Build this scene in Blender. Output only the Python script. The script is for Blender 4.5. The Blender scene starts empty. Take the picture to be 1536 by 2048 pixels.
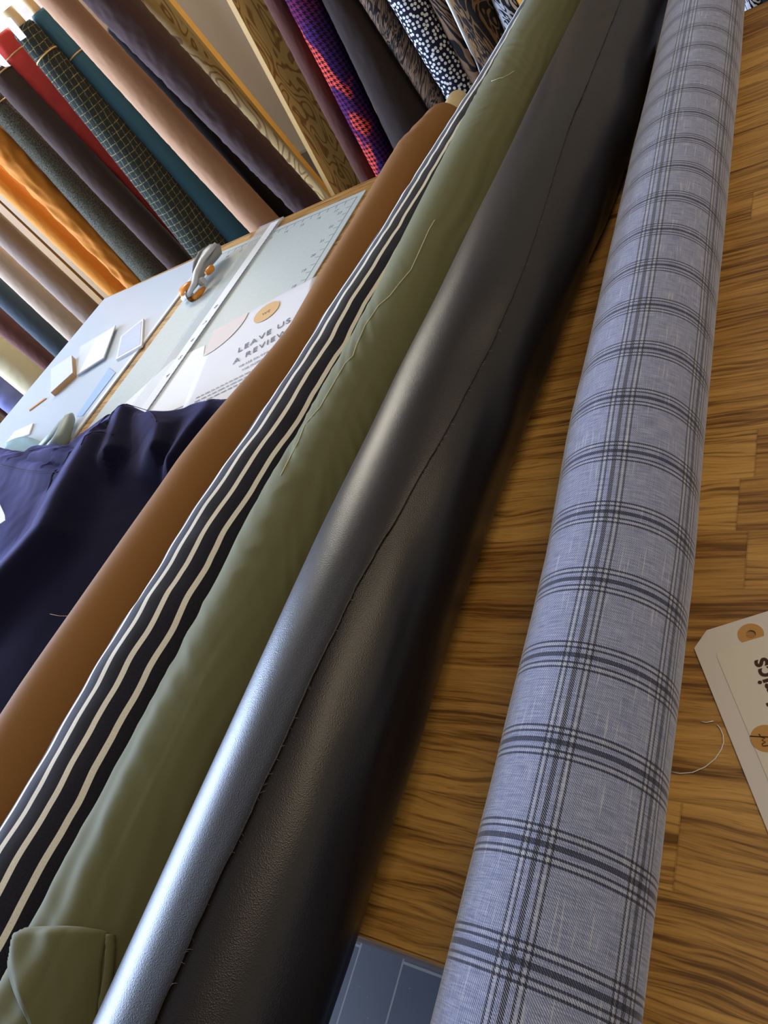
import bpy, bmesh, math, random
from mathutils import Vector, Matrix, noise
from mathutils.bvhtree import BVHTree
random.seed(7)
PI = math.pi
S = bpy.context.scene
COL = S.collection

# ------------------------------------------------------------------ camera
H = 0.5                                   # lens height over the table top (table top is z = 0)
CX, CY = 768.0, 1024.0
V1 = (-1160 - CX, 1192 - CY); V2 = (1650 - CX, -1130 - CY)      # vanishing points of the table edges
F = math.sqrt(-(V1[0] * V2[0] + V1[1] * V2[1]))
XA = -Vector((V1[0], V1[1], F)).normalized()
YA = Vector((V2[0], V2[1], F)).normalized()
DA = XA.cross(YA)
if DA.y < 0: DA = -DA
ZA = -DA
cd = bpy.data.cameras.new('camera'); cam = bpy.data.objects.new('camera', cd); COL.objects.link(cam)
M = Matrix(((XA.x, -XA.y, -XA.z, 0), (YA.x, -YA.y, -YA.z, 0), (ZA.x, -ZA.y, -ZA.z, H), (0, 0, 0, 1)))
cam.matrix_world = M
cd.sensor_fit = 'VERTICAL'; cd.sensor_height = 24.0; cd.lens = 24.0 * F / 2048.0
cd.clip_start = 0.01; cd.clip_end = 60
cd.dof.use_dof = False
S.camera = cam
S.view_settings.view_transform = 'Standard'; S.view_settings.look = 'None'
S.view_settings.gamma = 1.0; S.view_settings.use_curve_mapping = False
S.view_settings.exposure = 0.22

# ------------------------------------------------------------------ world and light
W = bpy.data.worlds.new('world'); S.world = W; W.use_nodes = True
bg = W.node_tree.nodes['Background']; bg.inputs[0].default_value = (0.93, 0.95, 1.0, 1); bg.inputs[1].default_value = 2.2

def area(name, loc, target, sx, sy, power, color, spread=PI):
    l = bpy.data.lights.new(name, 'AREA'); l.shape = 'RECTANGLE'; l.size = sx; l.size_y = sy
    l.energy = power; l.color = color; l.spread = spread
    o = bpy.data.objects.new(name, l); COL.objects.link(o); o.location = loc
    o.rotation_euler = (Vector(target) - Vector(loc)).to_track_quat('-Z', 'Y').to_euler()
    return o
ROOM = dict(x0=-4.8, x1=2.4, y0=-2.8, y1=2.45, z0=-0.9, z1=2.0)
area('shop_window_daylight', (-4.95, -0.25, 0.75), (0, -0.25, 0.75), 3.6, 2.1, 500, (0.50, 0.66, 1.0))
area('back_window_daylight', (-2.75, 2.62, 1.2), (-1.6, 0.6, 0.0), 1.3, 1.1, 60, (1.0, 0.93, 0.74))
area('ceiling_lamp_warm', (0.9, 0.9, 1.93), (0.9, 0.9, 0), 1.1, 1.1, 17, (1.0, 0.80, 0.55))
area('ceiling_lamp_left', (-2.2, 0.6, 1.93), (-2.2, 0.6, 0), 1.1, 1.1, 3, (1.0, 0.88, 0.72))

# ------------------------------------------------------------------ pixel -> world helpers (1536 x 2048 frame)
ORG = Vector((0, 0, H))
def ray(px, py):
    v = Vector((px - CX, py - CY, F)); return Vector((v.dot(XA), v.dot(YA), v.dot(ZA))).normalized()
def at(px, py, z=0.0):
    r = ray(px, py); return ORG + r * ((z - H) / r.z)
def aty(px, py, y):
    r = ray(px, py); return ORG + r * (y / r.y)
def lerp(a, b, t): return a + (b - a) * t
def interp(st, y):
    if y <= st[0][0]: return st[0][1:]
    for a, b in zip(st, st[1:]):
        if y <= b[0]:
            t = (y - a[0]) / (b[0] - a[0]); t = t * t * (3 - 2 * t) * 0.5 + t * 0.5
            return tuple(lerp(p, q, t) for p, q in zip(a[1:], b[1:]))
    return st[-1][1:]
def nz(x, y, z=0.0): return noise.noise(Vector((x, y, z)))

# ------------------------------------------------------------------ node expression helper
class N:
    def __init__(s, nt, sock): s.nt = nt; s.s = sock
    def _m(s, op, *a, clamp=False):
        n = s.nt.nodes.new('ShaderNodeMath'); n.operation = op; n.use_clamp = clamp
        for i, v in enumerate((s,) + a):
            if isinstance(v, N): s.nt.links.new(v.s, n.inputs[i])
            else: n.inputs[i].default_value = v
        return N(s.nt, n.outputs[0])
    def __add__(s, o): return s._m('ADD', o)
    def __sub__(s, o): return s._m('SUBTRACT', o)
    def __mul__(s, o): return s._m('MULTIPLY', o)
    def __truediv__(s, o): return s._m('DIVIDE', o)
    def inv(s): return (s * -1.0) + 1.0
    def fract(s): return s._m('FRACT')
    def floor(s): return s._m('FLOOR')
    def abs(s): return s._m('ABSOLUTE')
    def lt(s, o): return s._m('LESS_THAN', o)
    def gt(s, o): return s._m('GREATER_THAN', o)
    def max(s, o): return s._m('MAXIMUM', o)
    def min(s, o): return s._m('MINIMUM', o)
    def sin(s): return s._m('SINE')
    def pow(s, o): return s._m('POWER', o)
    def mod(s, o): return s._m('FLOORED_MODULO', o)
    def ss(s, a, b):
        n = s.nt.nodes.new('ShaderNodeMapRange'); n.interpolation_type = 'SMOOTHSTEP'
        s.nt.links.new(s.s, n.inputs[0]); n.inputs[1].default_value = a; n.inputs[2].default_value = b
        return N(s.nt, n.outputs[0])

class Mat:
    """procedural material with (u, v) in metres from the UV map or world/object coordinates"""
    def __init__(s, name, rough=0.85, spec=0.3, coord='UV'):
        s.m = bpy.data.materials.new(name); s.m.use_nodes = True; s.nt = s.m.node_tree
        s.b = s.nt.nodes['Principled BSDF']; s.b.inputs['Roughness'].default_value = rough
        s.b.inputs['Specular IOR Level'].default_value = spec
        tc = s.nt.nodes.new('ShaderNodeTexCoord'); s.co = tc.outputs[coord]
        sp = s.nt.nodes.new('ShaderNodeSeparateXYZ'); s.nt.links.new(s.co, sp.inputs[0])
        s.u, s.v, s.w = (N(s.nt, sp.outputs[i]) for i in range(3))
    def vec(s, x, y, z=0.0):
        n = s.nt.nodes.new('ShaderNodeCombineXYZ')
        for i, v in enumerate((x, y, z)):
            if isinstance(v, N): s.nt.links.new(v.s, n.inputs[i])
            else: n.inputs[i].default_value = v
        return n.outputs[0]
    def noise(s, vec=None, scale=10, detail=3, rough=0.5, dist=0.0):
        n = s.nt.nodes.new('ShaderNodeTexNoise'); n.inputs['Scale'].default_value = scale
        n.inputs['Detail'].default_value = detail; n.inputs['Roughness'].default_value = rough; n.inputs['Distortion'].default_value = dist
        s.nt.links.new(vec if vec is not None else s.co, n.inputs['Vector']); return N(s.nt, n.outputs['Fac'])
    def voro(s, vec=None, scale=10, feature='F1', out='Distance', rnd=1.0, dim='3D'):
        n = s.nt.nodes.new('ShaderNodeTexVoronoi'); n.feature = feature; n.voronoi_dimensions = dim; n.inputs['Scale'].default_value = scale
        n.inputs['Randomness'].default_value = rnd
        s.nt.links.new(vec if vec is not None else s.co, n.inputs['Vector']); return N(s.nt, n.outputs[out])
    def white(s, a):
        n = s.nt.nodes.new('ShaderNodeTexWhiteNoise'); n.noise_dimensions = '1D'; s.nt.links.new(a.s, n.inputs['W']); return N(s.nt, n.outputs['Value'])
    def mix(s, f, a, b):
        n = s.nt.nodes.new('ShaderNodeMix'); n.data_type = 'RGBA'
        if isinstance(f, N): s.nt.links.new(f.s, n.inputs[0])
        else: n.inputs[0].default_value = f
        for i, c in ((6, a), (7, b)):
            if isinstance(c, tuple): n.inputs[i].default_value = (*c, 1)
            else: s.nt.links.new(c, n.inputs[i])
        return n.outputs[2]
    def color(s, c):
        if isinstance(c, tuple): s.b.inputs['Base Color'].default_value = (*c, 1)
        else: s.nt.links.new(c, s.b.inputs['Base Color'])
        return s
    def bump(s, h, strength=0.3, dist=0.001):
        n = s.nt.nodes.new('ShaderNodeBump'); n.inputs['Strength'].default_value = strength; n.inputs['Distance'].default_value = dist
        s.nt.links.new(h.s, n.inputs['Height']); s.nt.links.new(n.outputs[0], s.b.inputs['Normal']); return s
    def sheen(s, w=0.5, r=0.5, tint=(1, 1, 1)):
        s.b.inputs['Sheen Weight'].default_value = w; s.b.inputs['Sheen Roughness'].default_value = r
        s.b.inputs['Sheen Tint'].default_value = (*tint, 1); return s

def srgb(r, g, b):
    f = lambda c: (c / 255 / 12.92) if c / 255 <= 0.04045 else ((c / 255 + 0.055) / 1.055) ** 2.4
    return (f(r), f(g), f(b))

# ------------------------------------------------------------------ object helpers
def tag(o, label=None, cat=None, group=None, kind=None):
    if label: o['label'] = label
    if cat: o['category'] = cat
    if group: o['group'] = group
    if kind: o['kind'] = kind
    return o
def mesh(name, verts, faces, mat=None, parent=None, uvs=None, smooth=True, loc=None):
    me = bpy.data.meshes.new(name); me.from_pydata([tuple(v) for v in verts], [], faces); me.update()
    if uvs is not None:
        ul = me.uv_layers.new(name='UVMap')
        for p in me.polygons:
            for li in p.loop_indices: ul.data[li].uv = uvs[me.loops[li].vertex_index] if not callable(uvs) else uvs(p, me.loops[li].vertex_index)
    if smooth:
        for p in me.polygons: p.use_smooth = True
    if mat: me.materials.append(mat.m if isinstance(mat, Mat) else mat)
    o = bpy.data.objects.new(name, me); COL.objects.link(o)
    if parent: o.parent = parent
    return o
def frombm(name, bm, mat=None, parent=None, smooth=False):
    me = bpy.data.meshes.new(name); bmesh.ops.recalc_face_normals(bm, faces=bm.faces); bm.to_mesh(me); bm.free()
    if smooth:
        for p in me.polygons: p.use_smooth = True
    if mat: me.materials.append(mat.m if isinstance(mat, Mat) else mat)
    o = bpy.data.objects.new(name, me); COL.objects.link(o)
    if parent: o.parent = parent
    return o
def empty(name, loc=(0, 0, 0)):
    o = bpy.data.objects.new(name, None); COL.objects.link(o); o.empty_display_size = 0.05; return o
def addbox(bm, lo, hi):
    vs = [bm.verts.new((x, y, z)) for x in (lo[0], hi[0]) for y in (lo[1], hi[1]) for z in (lo[2], hi[2])]
    for f in ((0, 1, 3, 2), (4, 6, 7, 5), (0, 4, 5, 1), (2, 3, 7, 6), (0, 2, 6, 4), (1, 5, 7, 3)): bm.faces.new([vs[i] for i in f])
    return vs
def box(name, lo, hi, mat=None, parent=None, bevel=0.0):
    bm = bmesh.new(); addbox(bm, lo, hi)
    if bevel: bmesh.ops.bevel(bm, geom=bm.edges[:], offset=bevel, segments=2, affect='EDGES', profile=0.6)
    return frombm(name, bm, mat, parent)
def prism(name, pts, z0, z1, mat=None, parent=None, bevel=0.0, hole=None):
    """polygon (x, y) extruded z0..z1"""
    bm = bmesh.new()
    b = [bm.verts.new((p[0], p[1], z0)) for p in pts]; t = [bm.verts.new((p[0], p[1], z1)) for p in pts]; n = len(pts)
    if hole is None:
        bm.faces.new(b[::-1]); tf = bm.faces.new(t)
        for i in range(n): bm.faces.new((b[i], b[(i + 1) % n], t[(i + 1) % n], t[i]))
        if bevel: bmesh.ops.bevel(bm, geom=list(tf.edges), offset=bevel, segments=2, affect='EDGES')
    else:
        hb = [bm.verts.new((p[0], p[1], z0)) for p in hole]; ht = [bm.verts.new((p[0], p[1], z1)) for p in hole]
        for i in range(n):
            j = (i + 1) % n
            bm.faces.new((b[i], b[j], t[j], t[i])); bm.faces.new((hb[i], ht[i], ht[j], hb[j]))
            bm.faces.new((t[i], t[j], ht[j], ht[i])); bm.faces.new((b[j], b[i], hb[i], hb[j]))
    return frombm(name, bm, mat, parent)
def tube(name, pts, r, mat=None, parent=None, seg=8, closed=False, taper=None):
    pts = [Vector(p) for p in pts]; n = len(pts); V = []; Fc = []
    up = Vector((0, 0, 1))
    for i, p in enumerate(pts):
        a = pts[(i - 1) % n] if (closed or i > 0) else p; b = pts[(i + 1) % n] if (closed or i < n - 1) else p
        d = (b - a).normalized(); s = d.cross(up)
        if s.length < 1e-3: s = d.cross(Vector((1, 0, 0)))
        s.normalize(); q = s.cross(d); rr = r * (taper[i] if taper else 1)
        for k in range(seg):
            th = 2 * PI * k / seg; V.append(p + (s * math.cos(th) + q * math.sin(th)) * rr)
    for i in range(n if closed else n - 1):
        for k in range(seg):
            a, b = i * seg + k, i * seg + (k + 1) % seg; c, d = ((i + 1) % n) * seg + (k + 1) % seg, ((i + 1) % n) * seg + k
            Fc.append((a, b, c, d))
    if not closed:
        Fc.append(tuple(range(seg))[::-1]); Fc.append(tuple(range((n - 1) * seg, n * seg)))
    return mesh(name, V, Fc, mat, parent)
def text(name, body, size, mat, parent, origin, ang, depth=0.0003, align='CENTER', spacing=1.0, bold=0.0):
    c = bpy.data.curves.new(name, 'FONT'); c.body = body; c.size = size; c.extrude = depth / 2; c.align_x = align; c.align_y = 'CENTER'
    c.space_character = spacing; c.offset = bold
    t = bpy.data.objects.new(name, c); COL.objects.link(t)
    bpy.context.view_layer.update()
    me = bpy.data.meshes.new_from_object(t.evaluated_get(bpy.context.evaluated_depsgraph_get()))
    bpy.data.objects.remove(t); bpy.data.curves.remove(c)
    me.transform(Matrix.Translation(origin) @ Matrix.Rotation(ang, 4, 'Z')); me.materials.clear(); me.materials.append(mat.m)
    o = bpy.data.objects.new(name, me); COL.objects.link(o); o.parent = parent
    return o

# ------------------------------------------------------------------ materials
def plain(name, c, rough=0.85, spec=0.3, var=0.12, scale=300, bump=0.15, sheen=0.0, coord='UV', bd=0.0005, big=0.15):
    m = Mat(name, rough, spec, coord)
    n1 = m.noise(scale=scale, detail=2); n2 = m.noise(scale=6, detail=3)
    k = (n1 - 0.5) * var * 2 + (n2 - 0.5) * big * 2
    dk = tuple(x * 0.6 for x in c); lt = tuple(min(1, x * 1.4) for x in c)
    m.color(m.mix((k + 0.5).max(0.0).min(1.0), dk, lt))
    if bump: m.bump(n1, bump, bd)
    if sheen: m.sheen(sheen)
    return m

def oak(name='oak_butcher_block', dark=srgb(82, 54, 24), mid=srgb(146, 101, 46), lite=srgb(202, 156, 84)):
    m = Mat(name, 0.42, 0.4, 'Object')
    row = ((m.v - 0.38) / 0.055).floor()
    rr = m.white(row * 1.37 + 4.1)
    xs = (m.u + 0.118 + rr * 0.62) / 0.62
    isr = row.abs().lt(0.5)                       # joint that shows by the plaid roll
    xs = xs * isr.inv() + (m.u + 0.118) / 0.62 * isr
    r5 = (row + 5).abs().lt(0.5); xs = xs * r5.inv() + (m.u + 0.137) / 0.62 * r5
    cell = xs.floor(); tone = m.white(row * 7.13 + cell * 3.71 + 2.2)
    off = tone * 9
    warp = m.noise(m.vec(m.u * 3 + off, m.v * 9 + off, 0.0), scale=2.2, detail=2)
    y2 = m.v + (warp - 0.5) * 0.022 * (tone + 0.4)
    g1 = m.noise(m.vec(m.u * 11 + off, y2 * 330, off), scale=1.0, detail=3, rough=0.62)
    g2 = m.noise(m.vec(m.u * 45 + off, y2 * 1100, off), scale=1.0, detail=2, rough=0.5)
    g3 = m.noise(m.vec(m.u * 3.0 + off, y2 * 70 + off, off), scale=1.0, detail=3)
    f = ((g1 - .5) * 1.7 + (g3 - .5) * 1.7 + tone * 0.55 + 0.22).max(0.0).min(1.0)
    c = m.mix(f, mid, lite); c = m.mix((g1 * .6 + g3 * .4).ss(0.51, 0.36) * 0.75, c, dark); c = m.mix(g2.ss(.56, .70) * 0.35, c, dark)
    gap = (((m.v - 0.38) / 0.055).fract() - 0.5).abs().gt(0.489); gx = (xs.fract() - 0.5).abs().gt(0.4985)
    c = m.mix(gap.max(gx) * 0.25, c, dark)
    m.color(c); m.bump(g1 * 0.5 + g2 * 0.5, 0.12, 0.0006)
    return m
OAK = oak()

def ply(name, sc=1.0):
    m = Mat(name, 0.55, 0.35, 'UV')
    w = m.noise(m.vec(m.u * 9, m.v * 4.0, 0.3), scale=1.6, detail=1, dist=0.6)
    rings = ((w * 60 * sc + m.v * 26).sin() * 0.5 + 0.5)
    thin = rings.ss(0.55, 1.0)
    f = m.noise(m.vec(m.u * 30, m.v * 4, 0), scale=3, detail=2)
    c = m.mix(f, srgb(226, 182, 106), srgb(238, 206, 134)); c = m.mix(thin * 0.75, c, srgb(140, 82, 30))
    m.color(c); return m
PLY = ply('pine_plywood')
PLY_EDGE = plain('plywood_front_edge', srgb(214, 172, 100), 0.5, 0.4, 0.1, 60, 0, coord='Object')
CARD = plain('cardboard_tube', srgb(205, 180, 135), 0.7, 0.3, 0.06, 200, 0.05, coord='Object')
WHITE = plain('white_paper', (0.80, 0.80, 0.82), 0.6, 0.35, 0.02, 300, 0, coord='Object', big=0.02)
RUBBER = plain('tan_rubber_band', srgb(225, 185, 120), 0.5, 0.5, 0.03, 100, 0, coord='Object')

def plaid_mat():
    m = Mat('blue_grey_plaid_wool', 0.8, 0.3)
    skew = (m.v * 4.2).sin() * 0.0032
    u = m.u - 0.0045 + skew * -1.0; v = m.v - 0.0338 + u * 0.03
    tw = ((u * 1.0 + v * 1.0) / 0.0016 ).fract()
    twm = tw.lt(0.56)
    def band(x, per, hw):
        d = ((x / per + 0.5).fract() - 0.5) * per
        a = d.abs()
        dark = a.lt(hw * 0.17).max((a - hw * 0.56).abs().lt(hw * 0.075)).max((a - hw * 0.95).abs().lt(hw * 0.075))
        side = a.lt(0.0)
        lite = (a - hw * 0.76).abs().lt(hw * 0.07)
        return dark.max(side), lite, a.lt(hw)
    du, lu, iu = band(u, 0.0635, 0.0095); dv, lv, iv = band(v, 0.0577, 0.0095)
    fine_u = m.noise(m.vec(u * 1100, v * 70, 1.0), scale=1.0, detail=1)      # lengthwise yarn slubs
    fine_v = m.noise(m.vec(u * 70, v * 1100, 5.0), scale=1.0, detail=1)
    base_a = m.mix(fine_u.ss(0.25, 0.8), srgb(78, 87, 126), srgb(122, 132, 170))
    base_b = m.mix(fine_v.ss(0.25, 0.8), srgb(130, 138, 166), srgb(190, 194, 212))
    base = m.mix(twm, base_a, base_b)
    su = m.noise(m.vec(u * 620, v * 26, 8.0), scale=1.0, detail=1).ss(0.62, 0.74); base = m.mix(su * 0.3, base, srgb(222, 222, 220))
    base = m.mix((lu * twm.inv()).max(lv * twm) * 0.38, base, srgb(215, 212, 204))
    dk = (du * tw.gt(0.25)).max(dv * tw.lt(0.75))
    c = m.mix(dk * 0.93, base, srgb(24, 22, 28))
    m.color(c); m.bump(tw, 0.15, 0.0002).sheen(0.35, 0.4); return m

def stripe_mat():
    m = Mat('navy_and_white_striped_knit', 0.9, 0.2)
    wob = m.noise(m.vec(m.u * 4, m.v * 13, 2.0), scale=1.0, detail=1.5)
    u = m.u + 0.0010 + (wob - 0.5) * 0.010
    s = ((u / 0.0216).fract() - 0.17).abs().lt(0.135)
    n = m.noise(scale=500, detail=2)
    c = m.mix(s, m.mix(n, srgb(20, 20, 28), srgb(44, 43, 54)), m.mix(n, srgb(225, 218, 200), srgb(250, 246, 235)))
    m.color(c).bump(n, 0.15, 0.0004).sheen(0.15, 0.5); return m

def leather(name, c, rough):
    m = Mat(name, rough, 0.5)
    v1 = m.voro(scale=1100, feature='F1', dim='2D'); n = m.noise(scale=800, detail=3, rough=0.5); b = m.noise(scale=9, detail=2)
    m.color(m.mix(b, tuple(x * 0.8 for x in c), tuple(x * 1.25 for x in c)))
    m.bump(v1 * 0.7 + n * 0.7, 0.28, 0.0005)
    return m
LEATHER = leather('dark_brown_faux_leather', srgb(27, 22, 22), 0.35)
OLIVE = plain('olive_cotton_sateen', srgb(98, 97, 64), 0.82, 0.18, 0.05, 700, 0.06, 0.08, big=0.05)
OCHRE = plain('ochre_brown_cotton', srgb(134, 92, 48), 0.88, 0.15, 0.10, 700, 0.12, 0.03, big=0.06)
NAVY = plain('navy_wool', srgb(20, 19, 40), 0.95, 0.1, 0.25, 500, 0.3, 0.3, big=0.1)
NAVY.sheen(0.3, 0.35, (0.45, 0.40, 1.0))

# ------------------------------------------------------------------ setting
WALLM = plain('cream_painted_wall', srgb(184, 172, 146), 0.8, 0.2, 0.03, 80, 0, coord='Object', big=0.05)
CEILM = plain('dim_ceiling', (0.30, 0.28, 0.26), 0.9, 0.1, 0.02, 80, 0, coord='Object', big=0.02)
SKIRT = plain('grey_painted_skirting', srgb(125, 118, 102), 0.7, 0.2, 0.03, 80, 0, coord='Object', big=0.02)
def slate():
    m = Mat('slate_floor_tiles', 0.34, 0.7, 'Object')
    a = math.radians(0); tx, ty = 0.30, 0.60
    row = ((m.u + 0.862) / 0.105).floor()
    gx = (((m.u + 0.862) / 0.105).fract() - 0.5).abs().gt(0.484)
    yy = (m.v - 0.055 + m.white(row) * 0.0) / 0.62 + row * 0.5
    gy = (yy.fract() - 0.5).abs().gt(0.4965)
    n = m.noise(scale=7, detail=4); sp = m.voro(scale=60).lt(0.05); t = m.white(row * 3.3 + yy.floor() * 1.7)
    c = m.mix(n, srgb(16, 22, 34), srgb(32, 42, 58)); c = m.mix(t * 0.4, c, srgb(52, 52, 50))
    c = m.mix(sp * 0.5, c, srgb(150, 150, 150)); c = m.mix(gx.max(gy), c, srgb(96, 92, 86))
    m.color(c).bump((gx.max(gy)).inv() * 0.6 + n * 0.3, 0.3, 0.002); return m
R_ = ROOM
tag(box('floor', (R_['x0'], R_['y0'], -0.95), (R_['x1'], R_['y1'], -0.9), slate()), kind='structure', label='dark slate tiled floor below the table')
tag(box('ceiling', (R_['x0'], R_['y0'], 2.0), (R_['x1'], R_['y1'], 2.05), CEILM), kind='structure')
def wall_hole(name, axis, pos, th, a0, a1, z0, z1, h):      # h = (a0,a1,z0,z1) opening
    bm = bmesh.new()
    for (p, q, r, s) in ((a0, h[0], z0, z1), (h[1], a1, z0, z1), (h[0], h[1], z0, h[2]), (h[0], h[1], h[3], z1)):
        if axis == 'x': addbox(bm, (pos, p, r), (pos + th, q, s))
        else: addbox(bm, (p, pos, r), (q, pos + th, s))
    return tag(frombm(name, bm, WALLM), kind='structure')
wall_hole('wall_back', 'y', R_['y1'], 0.1, R_['x0'] - .1, R_['x1'] + .1, -0.9, 2.0, (-3.3, -2.08, 0.66, 1.8))
wall_hole('wall_left', 'x', R_['x0'] - .1, 0.1, R_['y0'], R_['y1'], -0.9, 2.0, (-2.0, 1.5, -0.3, 1.85))
tag(box('wall_right', (R_['x1'], R_['y0'], -0.9), (R_['x1'] + .1, R_['y1'], 2.0), WALLM), kind='structure')
tag(box('wall_front', (R_['x0'] - .1, R_['y0'] - .1, -0.9), (R_['x1'] + .1, R_['y0'], 2.0), WALLM), kind='structure')
tag(box('baseboard_back', (R_['x0'], R_['y1'] - .03, -0.9), (R_['x1'], R_['y1'], -0.17), SKIRT), kind='structure')
def window_frame(name, axis, pos, a0, a1, z0, z1, nb):
    bm = bmesh.new(); t = 0.045
    def b(p, q, r, s):
        if axis == 'x': addbox(bm, (pos, p, r), (pos + .05, q, s))
        else: addbox(bm, (p, pos, r), (q, pos + .05, s))
    b(a0, a1, z0, z0 + t); b(a0, a1, z1 - t, z1)
    for i in range(nb + 1):
        x = lerp(a0, a1 - t, i / nb); b(x, x + t, z0 + t, z1 - t)
    return tag(frombm(name, bm, WHITE), kind='structure')
window_frame('window_1', 'x', -4.87, -2.0, 1.5, -0.3, 1.85, 3)
window_frame('window_2', 'y', 2.47, -3.3, -2.08, 0.66, 1.8, 2)

# table ---------------------------------------------------------------
X0, Y0, Y1 = -1.935, 0.026, 1.395
tb = empty('cutting_table'); tag(tb, 'large oak butcher block cutting table with the fabric rolls lying across it', 'table')
bm = bmesh.new(); vs = addbox(bm, (X0, Y0, -0.032), (1.1, Y1, 0.0))
for v in vs:
    if v.co.y > 1: v.co.y = 1.390 + (v.co.x - X0) * 0.019
bmesh.ops.bevel(bm, geom=bm.edges[:], offset=0.0018, segments=2, affect='EDGES')
frombm('tabletop', bm, OAK, tb)
APR = plain('dull_grey_brown_apron', srgb(118, 100, 98), .6, .4, .05, 60, 0, coord='Object')
box('apron', (X0 + .01, Y0 + .0005, -.105), (1.08, Y0 + .022, -.0325), APR, tb, .001)
for x in (X0 + .12, 0.98):
    for y in (Y0 + .12, Y1 - .12): box('leg', (x - .04, y - .04, -0.9), (x + .04, y + .04, -0.032), OAK, tb, 0.003)

# ------------------------------------------------------------------ rolls on the table
def roll(name, st, mat, y0, y1, ny, nt, disp, parent, uoff=0.0, cap=0.45, endround=0.012, r0=None):
    """cloth wound on a tube running along Y; st = (y, x, z, r) stations; disp(theta, y) adds to the radius"""
    V, Fc, U = [], [], []; r0 = r0 or st[0][3]
    for i in range(ny + 1):
        y = lerp(y0, y1, i / ny); x, z, r = interp(st, y)
        e = min(y - y0, y1 - y) / endround; sh = (1 - math.sqrt(max(0, 1 - (1 - min(1, e)) ** 2))) * endround * 0.8
        for k in range(nt + 1):
            th = -PI + 2 * PI * k / nt
            rr = r + disp(th, y) - sh
            zz = z + math.cos(th) * rr
            V.append((x + math.sin(th) * rr, y, max(zz, 0.0008) if Y0 < y < Y1 else zz)); U.append((th * r0 + uoff, y))
    n = nt + 1
    for i in range(ny):
        for k in range(nt): Fc.append((i * n + k, i * n + k + 1, (i + 1) * n + k + 1, (i + 1) * n + k))
    for i, yy, s in ((0, y0, 1), (ny, y1, -1)):
        x, z, r = interp(st, yy); b = len(V)
        for k in range(n):
            th = -PI + 2 * PI * k / nt; V.append((x + math.sin(th) * r * cap, yy + s * 0.004, z + math.cos(th) * r * cap)); U.append((th * r0, yy + s * r * .5))
        for k in range(nt):
            q = (i * n + k, b + k, b + k + 1, i * n + k + 1); Fc.append(q if s > 0 else q[::-1])
    o = mesh(name, V, Fc, mat, parent, U)
    bm = bmesh.new(); bm.from_mesh(o.data); bm.normal_update(); bmesh.ops.recalc_face_normals(bm, faces=bm.faces); bm.to_mesh(o.data); bm.free()
    return o, BVHTree.FromPolygons([Vector(v) for v in V], Fc)
def core(st, y0, y1, r, parent, wall=0.004):
    V, Fc = [], []; n = 32
    prof = [(y0, r), (y1, r), (y1, r - wall), (y0 + .0, r - wall)]
    for (y, rr) in prof:
        x, z, _ = interp(st, min(max(y, st[0][0]), st[-1][0]))
        for k in range(n): th = 2 * PI * k / n; V.append((x + math.sin(th) * rr, y, z + math.cos(th) * rr))
    for j in range(4):
        for k in range(n): Fc.append((j * n + k, j * n + (k + 1) % n, ((j + 1) % 4) * n + (k + 1) % n, ((j + 1) % 4) * n + k))
    return mesh('cardboard_tube', V, Fc, CARD, parent)
def hit(bvh, px, py):
    p, nrm, i, d = bvh.ray_cast(ORG, ray(px, py)); return (p, nrm)
def on_roll(bvh, pts, off, sub=6):
    out = []
    for a, b in zip(pts, pts[1:]):
        for k in range(sub):
            t = k / sub; p, nn = hit(bvh, lerp(a[0], b[0], t), lerp(a[1], b[1], t))
            if p is not None:
                if nn.dot(ORG - p) < 0: nn = -nn
                out.append(p + nn * off)
    return out

# plaid
ST_PL = [(-.5, -.1845, .0533, .0533), (.3, -.186, .0535, .0533), (.45, -.1915, .0553, .0553), (1.0, -.2012, .0564, .0564), (1.47, -.2107, .0562, .0562), (1.9, -.216, .0562, .0562)]
t = empty('plaid_fabric_roll'); tag(t, 'light blue-grey plaid fabric roll with black window check, right-hand roll on the table', 'fabric roll')
PLAID = plaid_mat()
ob, BV_PL = roll('fabric', ST_PL, PLAID, -.42, 1.72, 240, 96, lambda th, y: 0.0009 * nz(th * 1.2, y * 4, 1) + 0.0004 * nz(th * 3, y * 14, 4), t, r0=0.0545)
core(ST_PL, -.45, 1.76, .022, t)

# leather
ST_LE = [(-.5, -.387, .0705, .0705), (.3, -.387, .0705, .0705), (.5, -.380, .0708, .0708), (.65, -.366, .073, .073), (1.0, -.346, .0765, .0765), (1.35, -.347, .072, .072), (1.9, -.330, .07, .07)]
t = empty('faux_leather_roll'); tag(t, 'dark brown faux leather roll with a raised cut edge, between the olive and plaid rolls', 'fabric roll')
def d_le(th, y):
    right = max(0.0, math.sin(th - 0.35))
    a = 0.0055 * right * (nz(th * 2.2 + 1.5 * y, y * 7, 3)) + 0.0008 * nz(th * 2, y * 5, 9)
    fold = math.exp(-((th - 0.75 - 0.35 * math.sin(y * 9)) / 0.22) ** 2)
    return a - 0.0016 * fold * max(0, nz(y * 11, 2.2, th * 2)) * 2
ob, BV_LE = roll('fabric', ST_LE, LEATHER, -.42, 1.75, 420, 128, d_le, t)
core(ST_LE, -.45, 1.79, .022, t)
cutpx = [(250, 2190), (313, 2048), (407, 1833), (512, 1613), (610, 1394), (706, 1192), (812, 1008), (911, 830), (979, 700), (1057, 512), (1147, 233), (1242, 0), (1275, -80)]
cut = []
for p in cutpx:
    h_ = hit(BV_LE, *p)[0]
    if h_ is None: continue
    x, z, r = interp(ST_LE, h_.y); cut.append((h_.y, math.atan2(h_.x - x, h_.z - z)))
cut = [(-.42, cut[0][1])] + cut + [(1.75, cut[-1][1])]
V, Fc, U = [], [], []; ny, nt = 420, 70
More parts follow.
